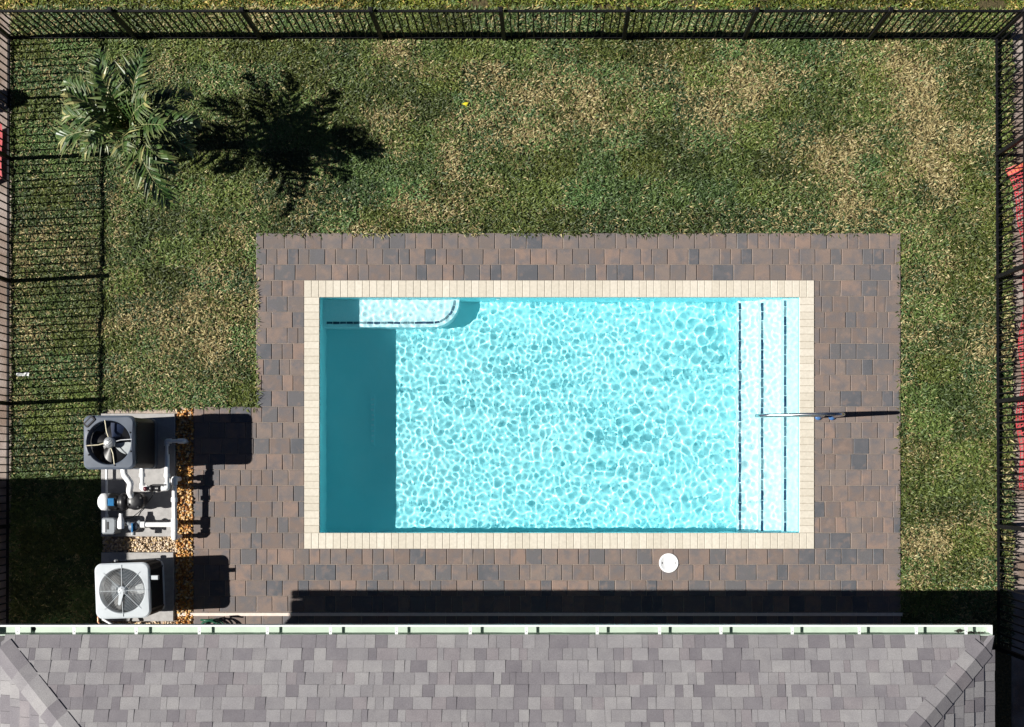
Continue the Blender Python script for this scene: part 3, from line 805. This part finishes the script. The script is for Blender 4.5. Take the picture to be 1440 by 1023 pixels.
# garden hose at the wall
hs = tag(empty('garden_hose', P(296, 876)), 'dark green garden hose with nozzle lying on the pavers under the gutter', 'hose')
q = P(297, 880, .12)
coil = []
for i in range(90):
    a = i * .30; r_ = .14 + .01 * math.sin(i * .7)
    coil.append((q.x + r_ * math.cos(a) * 1.2, q.y - .06 + r_ * math.sin(a), .02 + .0022 * i))
MB().tube(coil, .012, 7).build('coil', M['green_hose'], hs)
MB().tube([coil[-1], (q.x - .10, q.y + .10, .30), (q.x - .02, q.y + .10, .33), (q.x + .07, q.y + .09, .30)], [.012, .014, .02, .014], 8).build('nozzle', M['green_hose'], hs)

# ------------------------------------------------------------------ fences
def fence(a, b, posts, label, skip_first=False):
    a = Vector(a); b = Vector(b); d = (b - a); L = d.length; d.normalize(); ang = math.atan2(d.y, d.x)
    root = tag(empty('picket_fence', a), label, 'fence', 'black picket fences round the garden')
    base = Matrix.Translation(a) @ Matrix.Rotation(ang, 4, 'Z')
    def put(name, me, x, z=0, par=root, dz=0):
        return link(name, me, par, M['fence'], base @ Matrix.Translation((x, 0, z)) @ Matrix.Rotation(random.gauss(0, .004), 4, 'Y'))
    pm = fence.m
    if not pm:
        pm['picket'] = mesh('picket', *vf(MB().box(-.0085, .0085, -.0085, .0085, .02, 1.20)))
        pm['post'] = mesh('post', *vf(MB().box(-.028, .028, -.028, .028, -.1, 1.25)))
        pm['cap'] = mesh('post_cap', *vf(MB().box(-.033, .033, -.033, .033, 1.25, 1.275, .012)))
    ps = sorted(posts)
    for x in (ps[1:] if skip_first else ps):     # the corner posts belong to the back fence
        o = put('post', pm['post'], x)
        link('post_cap', pm['cap'], o, M['fence'], world_of(o))
    for x0, x1 in zip(ps[:-1], ps[1:]):
        for z, hh_ in ((1.175, .038), (.075, .036)):
            me = mesh('rail', *vf(MB().box(x0 + .028, x1 - .028, -.014, .014, z, z + hh_)))
            link('rail', me, root, M['fence'], base)
        n = round((x1 - x0) / .1085)
        for i in range(1, n):
            put('picket', pm['picket'], x0 + (x1 - x0) * i / n)
    return root
fence.m = {}
def vf(b): return b.v, b.f
A = P(14, 54); B = P(1400, 54)
px_posts = [14, 191.5, 366.7, 537, 708.7, 877.4, 1046, 1222, 1400]
fence((A.x, A.y, -.05), (B.x, B.y, -.05), [(x - 14) * S for x in px_posts], 'black metal picket fence along the back of the lawn behind the palm')
lp = [224, 396, 568, 740, 912]
off = .06
fence((A.x, A.y, -.05), (P(12, 0).x, P(0, 915).y, -.05), [.0 + .001] + [(y - 54) * S for y in lp], 'black metal picket fence beside the heat pump and palm', True)
fence((B.x, B.y, -.05), (P(1403, 0).x, P(0, 915).y, -.05), [.001] + [(y - 54) * S for y in (219, 391, 565, 740, 912)], 'black metal picket fence next to the red netting', True)
# ------------------------------------------------------------------ house
EZ = 2.88
house = None
def roof_house(x0, x1, ye, depth, pitch, visible):
    """hip roof with eaves at z = EZ, front eave at y = ye, going towards -y"""
    e = .152
    al = math.atan(pitch); ca, sa = math.cos(al), math.sin(al)
    return e, ca, sa
hx0 = P(-13, 0, EZ).x; hx1 = P(1397.5, 0, EZ).x; hy = P(0, 895.5, EZ).y
PIT = .42; DEP = 10.5
al = math.atan(PIT); ca, sa = math.cos(al), math.sin(al)
house = tag(empty('house', ((hx0 + hx1) / 2, hy - DEP / 2, -.05)), 'house with grey shingle hip roof and white gutter beside the pool deck', 'house')
ov = .42
MB().box(hx0 + ov, hx1 - ov, hy - DEP + ov, hy - ov, -.06, EZ - .06).build('wall', M['stucco'], house)
mid = DEP / 2
rz = EZ - .03
rd = MB().add([(hx0, hy, rz), (hx1, hy, rz), (hx1, hy - DEP, rz), (hx0, hy - DEP, rz), (hx0 + mid, hy - mid, rz + PIT * mid), (hx1 - mid, hy - mid, rz + PIT * mid)],
              [(0, 4, 5, 1), (1, 5, 2), (2, 5, 4, 3), (3, 4, 0)])
rd.add([(hx0, hy, rz - .02), (hx1, hy, rz - .02), (hx1, hy - DEP, rz - .02), (hx0, hy - DEP, rz - .02)], [(0, 1, 2, 3)])
roof = rd.build('roof', M['roofdeck'], house)
MB().box(hx0 + .015, hx1 - .015, hy - .03, hy - .004, rz - .17, rz - .021).build('fascia', M['white_metal'], house)
MB().box(hx1 - .03, hx1 - .002, hy - DEP, hy - .032, rz - .17, rz - .021).build('fascia', M['white_metal'], house)
MB().box(hx0 + .002, hx0 + .03, hy - DEP, hy - .032, rz - .17, rz - .021).build('fascia', M['white_metal'], house)
# shingles, laid in courses on each slope
EXP = .1525
cand = []; restS = MB()
def wedge(w_, lift, nose=.0):
    v = [(-w_ / 2, -nose, 0), (w_ / 2, -nose, 0), (w_ / 2, EXP + .02, 0), (-w_ / 2, EXP + .02, 0),
         (-w_ / 2, -nose, .007 + lift), (w_ / 2, -nose, .007 + lift), (w_ / 2, EXP + .02, .0005 + lift * .3), (-w_ / 2, EXP + .02, .0005 + lift * .3)]
    return v, [(0, 1, 5, 4), (1, 2, 6, 5), (2, 3, 7, 6), (3, 0, 4, 7), (4, 5, 6, 7)]
WQ = [.075, .10, .125, .15, .175, .20, .23, .26]
rs = random.Random(5)
def slope(corner, along, u, n, L, rows, main):
    corner = Vector(corner); along = Vector(along); u = Vector(u); n = Vector(n)
    for r_ in range(rows):
        s0 = r_ * EXP; ins_ = (s0 + EXP + .025) * ca
        x = ins_ + (0 if r_ else .0); end = L - ins_; x -= rs.uniform(0, .0)
        while x < end - .02:
            w_ = rs.choices(WQ, (2, 3, 4, 5, 4, 4, 3, 2))[0]
            if end - x - w_ < .07: w_ = end - x
            lift = rs.choice([0, 0, .004, .007])
            pos = corner + along * (x + w_ / 2) + u * (s0 - (.018 if r_ == 0 else 0)) + n * (.0 + .001)
            m = Matrix((( *along, 0), (*u, 0), (*n, 0), (0, 0, 0, 1))).transposed()
            m.translation = pos
            if main and r_ < 9 and w_ in WQ: cand.append((w_, lift, m))
            else:
                v, f = wedge(w_ - .0035, lift); restS.add([m @ Vector(q) for q in v], f)
            x += w_
uz = rz + .003
slope((hx1, hy, uz), (-1, 0, 0), (0, -ca, sa), (0, sa, ca), hx1 - hx0, 17, True)
slope((hx0, hy, uz), (0, -1, 0), (ca, 0, sa), (-sa, 0, ca), DEP, 17, False)
slope((hx1, hy - DEP, uz), (0, 1, 0), (-ca, 0, sa), (sa, 0, ca), DEP, 17, False)
rank = sorted(range(len(cand)), key=lambda i: -cand[i][0] + rs.random() * .12)
top = set(rank[:300]); sm_ = {}
for i, (w_, lift, m) in enumerate(cand):
    if i in top:
        k = (w_, lift)
        if k not in sm_: sm_[k] = mesh('shingle', *wedge(w_ - .0035, lift))
        link('shingle', sm_[k], roof, M['shingle'], m)
    else:
        v, f = wedge(w_ - .0035, lift); restS.add([m @ Vector(q) for q in v], f)
tag(restS.build('remaining_shingle', M['shingle'], roof), kind='stuff')
# hip caps
def hip(cx, sx):
    a = Vector((cx, hy, uz + .012)); d = Vector((-sx, -1, PIT)); n1 = Vector((0, sa, ca)); n2 = Vector((sx * sa, 0, ca))
    d.normalize()
    m1 = d.cross(n1).normalized(); m2 = d.cross(n2).normalized()
    if m1.x * sx > 0: m1 = -m1           # towards the front slope
    if m1.y < 0 and False: m1 = -m1
    # m1 lies in the front slope, m2 in the side slope
    if m1.dot(Vector((-sx, 1, 0))) < 0: m1 = -m1
    if m2.dot(Vector((sx, -1, 0))) < 0: m2 = -m2
    ex = .205; W_ = .155
    for i in range(15):
        p0 = a + d * (i * ex - .02); p1 = p0 + d * (ex + .03)
        lo, hi = .009, .0015
        up = Vector((0, 0, 1))
        v = [p0 + m1 * W_ + n1 * lo, p0 + up * lo * 1.05, p0 + m2 * W_ + n2 * lo, p1 + m1 * W_ + n1 * hi, p1 + up * hi, p1 + m2 * W_ + n2 * hi,
             p0 + m1 * W_ - n1 * .016, p0 - up * .012, p0 + m2 * W_ - n2 * .016, p1 + m1 * W_ - n1 * .016, p1 + m2 * W_ - n2 * .016]
        for q in v:
            q.y = min(q.y, hy + .012); q.x = min(q.x, cx + .012) if sx > 0 else max(q.x, cx - .012)
        f = [(0, 1, 4, 3), (1, 2, 5, 4), (0, 6, 7, 1), (1, 7, 8, 2), (0, 3, 9, 6), (2, 8, 10, 5)]
        MB().add(v, f).build('hip_cap', M['shingle'], roof)
hip(hx1, 1); hip(hx0, -1)
# gutter
gy0 = P(0, 880, EZ).y; gy1 = P(0, 893, EZ).y
gz = EZ - .045; gb_ = gz - .125
gx0, gx1 = hx0 - .02, hx1
gut = MB()
gut.box(gx0, gx1, gy0 - .012, gy0, gb_ + .002, gz, .002)        # front wall
gut.box(gx0, gx1, gy0 - .020, gy0 - .0122, gz - .014, gz - .001)
gutter = gut.build('gutter', M['white_metal'], house)
tr = MB().box(gx0 + .004, gx1 - .004, gy1 + .0, gy0 - .013, gb_, gb_ + .006)
tr.box(gx0 + .004, gx1 - .004, gy1 - .014, gy1 - .0005, gb_ + .001, rz - .004)
tr.box(gx0 + .004, gx1 - .004, gy0 - .0165, gy0 - .0125, gb_ + .007, gz - .016)
tr.build('trough', M['mint'], gutter)
for x in (gx0, gx1 - .006):
    MB().box(x, x + .006, gy1, gy0 - .0205, gb_, gz - .001).build('end_cap', M['white_metal'], gutter)
for px_ in (23, 102.5, 190, 279, 375, 464, 557, 661, 740, 840, 928, 1014.5, 1115, 1209.5, 1290, 1360):
    x = P(px_, 0, EZ).x; wv = .018 if px_ > 30 else .026
    b = MB().box(x - wv, x + wv, gy1 + .001, gy0 - .021, gz + .001, gz + .004)
    b.box(x - wv, x + wv, gy0 - .03, gy0 - .0215, gz - .022, gz + .0008)
    h_ = b.build('hanger', M['white_metal'], gutter)
    MB().lathe((x, (gy1 + gy0) / 2 - .02, 0), [(.006, gz + .004), (.006, gz + .007), (0, gz + .008)], 8).build('screw', M['silver'], h_)
q = P(40.5, 886.5, EZ)
MB().lathe((q.x, q.y - .004, 0), [(.027, gb_ + .0065), (.027, gb_ + .0072), (0, gb_ + .0073)], 18).build('outlet_hole', M['charcoal'], gutter)
MB().tube([(q.x, q.y - .004, gb_ - .001), (q.x, q.y - .004, gb_ - .15), (q.x, hy - ov + .05, gb_ - .5), (q.x, hy - ov + .05, .1)], .035, 10).build('downspout', M['white_metal'], gutter)
lf = MB()
for i in range(46):
    q = P(1351 + random.gauss(0, 2.2) if i < 26 else random.uniform(1362, 1388), 888.5 + random.gauss(0, 1.2) if i < 26 else 891 + random.gauss(0, .5), EZ - .07)
    a = random.uniform(0, 6.28); r_ = random.uniform(.008, .02); z = gb_ + .008 + random.uniform(0, .03)
    lf.add([(q.x + r_ * math.cos(a + k * 1.57), q.y + r_ * .6 * math.sin(a + k * 1.57), z + random.uniform(0, .01)) for k in range(4)], [(0, 1, 2, 3)])
tag(lf.build('leaf_litter', M['dark_debris']), 'dark dead leaves caught in the white gutter near its end', 'leaf litter', kind='stuff')

# ------------------------------------------------------------------ house next door, whose eave shades the corner by the fence
SH = P(190, 673)
nz = 2.9
nx1 = SH.x - 1.175 * nz; nyt = SH.y - .064 * nz
nb_ = tag(empty('neighbour_house', (nx1 - 5, nyt - 5, 0)), 'low stucco house next door beyond the picket fence', 'house')
MB().box(nx1 - 10 + .4, nx1 - .4, nyt - 11 + .4, nyt - .4, -.07, nz - .05).build('wall', M['stucco'], nb_)
MB().add([(nx1 - 10, nyt - 11, nz - .04), (nx1, nyt - 11, nz - .04), (nx1, nyt, nz - .04), (nx1 - 10, nyt, nz - .04), (nx1 - 5, nyt - 5, nz + 2.0), (nx1 - 5, nyt - 6, nz + 2.0)],
         [(0, 3, 2, 1), (1, 2, 4, 5), (2, 3, 4), (3, 0, 5, 4), (0, 1, 5)]).build('roof', M['shingle'], nb_)
MB().box(nx1 - .012, nx1 + .0, nyt - 11, nyt, nz - .16, nz - .041).build('fascia', M['white_metal'], nb_)

# ------------------------------------------------------------------ palm
base = P(222, 207)
palm = tag(empty('palm_tree', (base.x, base.y, -.05)), 'young feather palm with arching glossy green fronds on the lawn by the fence', 'palm tree')
crown = P(184, 182, 1.20)
tp = []; tr_ = []
for i in range(9):
    t_ = i / 8; q = base.lerp(Vector((crown.x, crown.y, 0)), t_ ** 1.3 * .9)
    tp.append((q.x, q.y, -.06 + 1.2 * t_)); tr_.append(.085 - .035 * t_ + (.012 if i % 2 else 0))
MB().tube(tp, tr_, 12).build('trunk', M['palm_trunk'], palm)
mv = []
for i in range(28):
    a = 2 * math.pi * i / 28; r_ = .20 * random.uniform(.85, 1.1)
    mv.append((base.x + .05 + r_ * math.cos(a), base.y - .10 + r_ * math.sin(a)))
tag(MB().prism(mv, -.055, -.022).build('mulch_ring', M['mulch']), 'pale mulch ring at the foot of the young palm', 'mulch')
top = Vector(tp[-1])
fr = random.Random(21)
def frond(az, elev, L, droop, curl, npair=16, name='frond'):
    L *= 1.12
    d = Vector((math.cos(az), math.sin(az), 0)); side = Vector((-d.y, d.x, 0))
    pts = []; p = top.copy(); el = elev
    NS = 14
    for i in range(NS + 1):
        pts.append(p.copy())
        dirv = d * math.cos(el) + Vector((0, 0, 1)) * math.sin(el) + side * curl * (i / NS)
        p = p + dirv.normalized() * L / NS; el -= droop / NS * (1 + i / NS * .8)
    v = []; f = []; col = []
    def at(t_):
        k = t_ * NS; i = min(int(k), NS - 1); return pts[i].lerp(pts[i + 1], k - i), (pts[i + 1] - pts[i]).normalized()
    for i in range(npair):
        t_ = .16 + .84 * i / (npair - 1)
        c_, tg = at(min(t_, .999)); sd = tg.cross(Vector((0, 0, 1))).normalized(); upv = sd.cross(tg).normalized()
        for s_ in (-1, 1):
            ll = L * (.30 * math.sin(math.pi * (.18 + .74 * t_)) + .05) * fr.uniform(.85, 1.1)
            fwd = .75 + .9 * t_ ** 2 + fr.gauss(0, .15)
            lift = fr.uniform(-.15, .75)
            dv_ = (sd * s_ + tg * fwd + upv * lift).normalized()
            wd = .027 * fr.uniform(.7, 1.2)
            q1 = c_ + dv_ * ll * .45; dv2 = (dv_ + Vector((0, 0, -.55 * fr.uniform(.6, 1.4)))).normalized(); q2 = q1 + dv2 * ll * .55
            wv = (tg - dv_ * tg.dot(dv_)).normalized() * wd
            fold = upv * wd * .55
            b = len(v)
            v += [c_ - wv * .5, c_ + fold * 0, c_ + wv * .5, q1 - wv + fold, q1, q1 + wv + fold, q2]
            f += [(b, b + 1, b + 4, b + 3), (b + 1, b + 2, b + 5, b + 4), (b + 3, b + 4, b + 6), (b + 4, b + 5, b + 6)]
            g_ = fr.random()
            base_c = np.array([.014, .042, .010]) * (1 - g_) + np.array([.070, .115, .028]) * g_
            if fr.random() < .07: base_c = np.array([.26, .25, .10])
            tipc = base_c * .6 + np.array([.32, .30, .13]) * .4
            for k in range(7): col.append((*(tipc if k == 6 else base_c), 1))
    me = mesh(name, v, f, False)
    at_ = me.color_attributes.new('tint', 'FLOAT_COLOR', 'POINT'); at_.data.foreach_set('color', np.array(col, dtype=np.float32).ravel())
    o = link(name, me, palm, M['palm'])
    MB().tube(pts, [.016 - .012 * i / NS for i in range(NS + 1)], 6).build('rachis', M['rachis'], o)
# azimuth (deg, photo up = 90), elevation, length, droop
for az, el, L, dr_, cu in ((186, 40, 1.12, 85, .05), (172, 52, .95, 80, -.1), (141, 48, 1.0, 62, .1), (112, 50, 1.02, 58, -.05), (74, 50, 1.02, 62, .1), (34, 46, .92, 75, -.1),
                           (2, 52, .95, 85, .1), (-14, 40, .90, 95, -.1), (-66, 42, 1.12, 72, .1), (-44, 60, .9, 85, 0), (208, 66, .8, 95, .1),
                           (100, 76, 1.0, 28, .1), (20, 78, 1.0, 25, -.1), (-20, 72, 1.1, 30, .1), (155, 74, .95, 38, 0), (-75, 76, 1.05, 26, .1), (60, 68, 1.0, 40, .1), (-5, 64, 1.15, 45, 0), (235, 80, .9, 30, 0)):
    frond(math.radians(az), math.radians(el), L, math.radians(dr_), cu)

# ------------------------------------------------------------------ things beyond the side fences
def netting(name, outline_l, width, label, hem, wave=1.0):
    """plastic barrier netting lying loosely on the ground; outline_l: left edge as photo pixels from top to bottom"""
    root = tag(empty(name, P(*outline_l[0])), label, 'netting')
    pts = [P(*q) for q in outline_l]
    rows = []
    tot = 0; seg = []
    for a, b in zip(pts[:-1], pts[1:]): seg.append((tot, (b - a).length, a, b)); tot += (b - a).length
    n = int(tot / .045); mcol = int(width / .045)
    rg = random.Random(3)
    def ptat(s_):
        for t0, l_, a, b in seg:
            if s_ <= t0 + l_ + 1e-6: return a.lerp(b, (s_ - t0) / l_)
        return pts[-1]
    grid = []
    for i in range(n + 1):
        e_ = ptat(tot * i / n)
        grid.append([Vector((e_.x + j * .045 + .02 * math.sin(i * .3 + j * .2), e_.y + j * .018, .01 + .04 * wave + wave * .05 * math.sin(i * .21 + j * .35) * math.sin(j * .17 + 1) + wave * .16 * max(0, math.sin(i * .06 + j * .05)))) for j in range(mcol + 1)])
    b = MB(); hw = .0085
    for i in range(n + 1):
        for j in range(mcol):
            p, q = grid[i][j], grid[i][j + 1]; b.add([p + Vector((0, -hw, 0)), q + Vector((0, -hw, 0)), q + Vector((0, hw, 0)), p + Vector((0, hw, 0))], [(0, 1, 2, 3)])
    for j in range(mcol + 1):
        for i in range(n):
            p, q = grid[i][j], grid[i + 1][j]; z = Vector((0, 0, .002))
            b.add([p + Vector((-hw, 0, 0)) + z, p + Vector((hw, 0, 0)) + z, q + Vector((hw, 0, 0)) + z, q + Vector((-hw, 0, 0)) + z], [(3, 2, 1, 0)])
    b.build('mesh', M['net'], root)
    hb = MB()
    for i in range(0, min(hem, n)):
        for j in range(mcol):
            p, q = grid[i][j], grid[i][j + 1]; r2, s2 = grid[i + 1][j], grid[i + 1][j + 1]
            hb.add([p + Vector((0, 0, -.004)), q + Vector((0, 0, -.004)), s2 + Vector((0, 0, -.004)), r2 + Vector((0, 0, -.004))], [(3, 2, 1, 0)])
    if hem: hb.build('hem' if hem < 5 else 'backing', M['net_orange'] if hem < 5 else M['net'], root)
    return root
netting('barrier_netting', [(1412, 240), (1424, 290), (1430, 340), (1434, 420), (1433, 520), (1430, 600), (1433, 690)], 1.3, 'red plastic barrier netting lying on sand outside the fence near the lawn corner', 2)
netting('barrier_netting', [(-132, 230), (-134, 265), (-130, 305)], 1.42, 'small piece of red plastic netting outside the fence behind the palm', 99, .15)

# unseen shrub and stake added outside the fence to cast a rounded shadow
q = P(-22, 142)
sb = tag(empty('shadow_shrub', (q.x, q.y, -.07)), 'unseen round shrub and stake added outside the fence to cast a shadow', 'shrub')
rg = random.Random(9); b = MB()
for i in range(1500):
    a = rg.uniform(0, 6.28); z = rg.random(); r_ = .15 * math.sqrt(max(0, 1 - (z - .25) ** 2 * 1.4)) * rg.uniform(.75, 1.05)
    c_ = Vector((q.x + r_ * math.cos(a), q.y + r_ * math.sin(a), z * .50)); s_ = rg.uniform(.02, .035)
    m = Matrix.Translation(c_) @ Matrix.Rotation(rg.uniform(0, 6), 4, 'Z') @ Matrix.Rotation(rg.uniform(-1, 1), 4, 'X')
    b.add([m @ Vector(p) for p in ((-s_, 0, 0), (0, -s_ * .5, .004), (s_, 0, 0), (0, s_ * .5, .004))], [(0, 1, 2, 3)])
b.build('foliage', M['shrub'], sb)
MB().tube([(q.x, q.y, -.1), (q.x, q.y, .4)], [.03, .02], 8).build('stem', M['wood'], sb)
MB().box(q.x + .02, q.x + .05, q.y - .02, q.y + .01, -.1, 1.0).build('stake', M['wood'], sb)

# scrap of white paper on the lawn by the fence
c = P(31, 527); b = MB(); rg = random.Random(2)
for i in range(6):
    x = c.x - .075 + i * .03
    b.add([(x, c.y - .02 + rg.uniform(-.01, .01), .0 + rg.uniform(0, .03)), (x + .03, c.y - .025 + rg.uniform(-.01, .01), rg.uniform(0, .03)), (x + .03, c.y + .025 + rg.uniform(-.01, .01), rg.uniform(.0, .03)), (x, c.y + .02 + rg.uniform(-.012, .012), rg.uniform(0, .03))], [(0, 1, 2, 3)])
tag(b.build('paper_scrap', M['litter']), 'crumpled scrap of white paper on the grass by the fence', 'litter')

# fallen yellow leaf
c = P(654, 147)
yl = MB().add([(c.x - .05, c.y, .02), (c.x, c.y - .02, .035), (c.x + .05, c.y + .02, .025), (c.x, c.y + .022, .03), (c.x + .02, c.y - .045, .03)], [(0, 1, 2, 3), (1, 4, 2)])
tag(yl.build('yellow_leaf', simple('yellow_leaf', (.55, .50, .02), .6, .1, 20)), 'small bright yellow leaf fallen on the lawn', 'leaf')
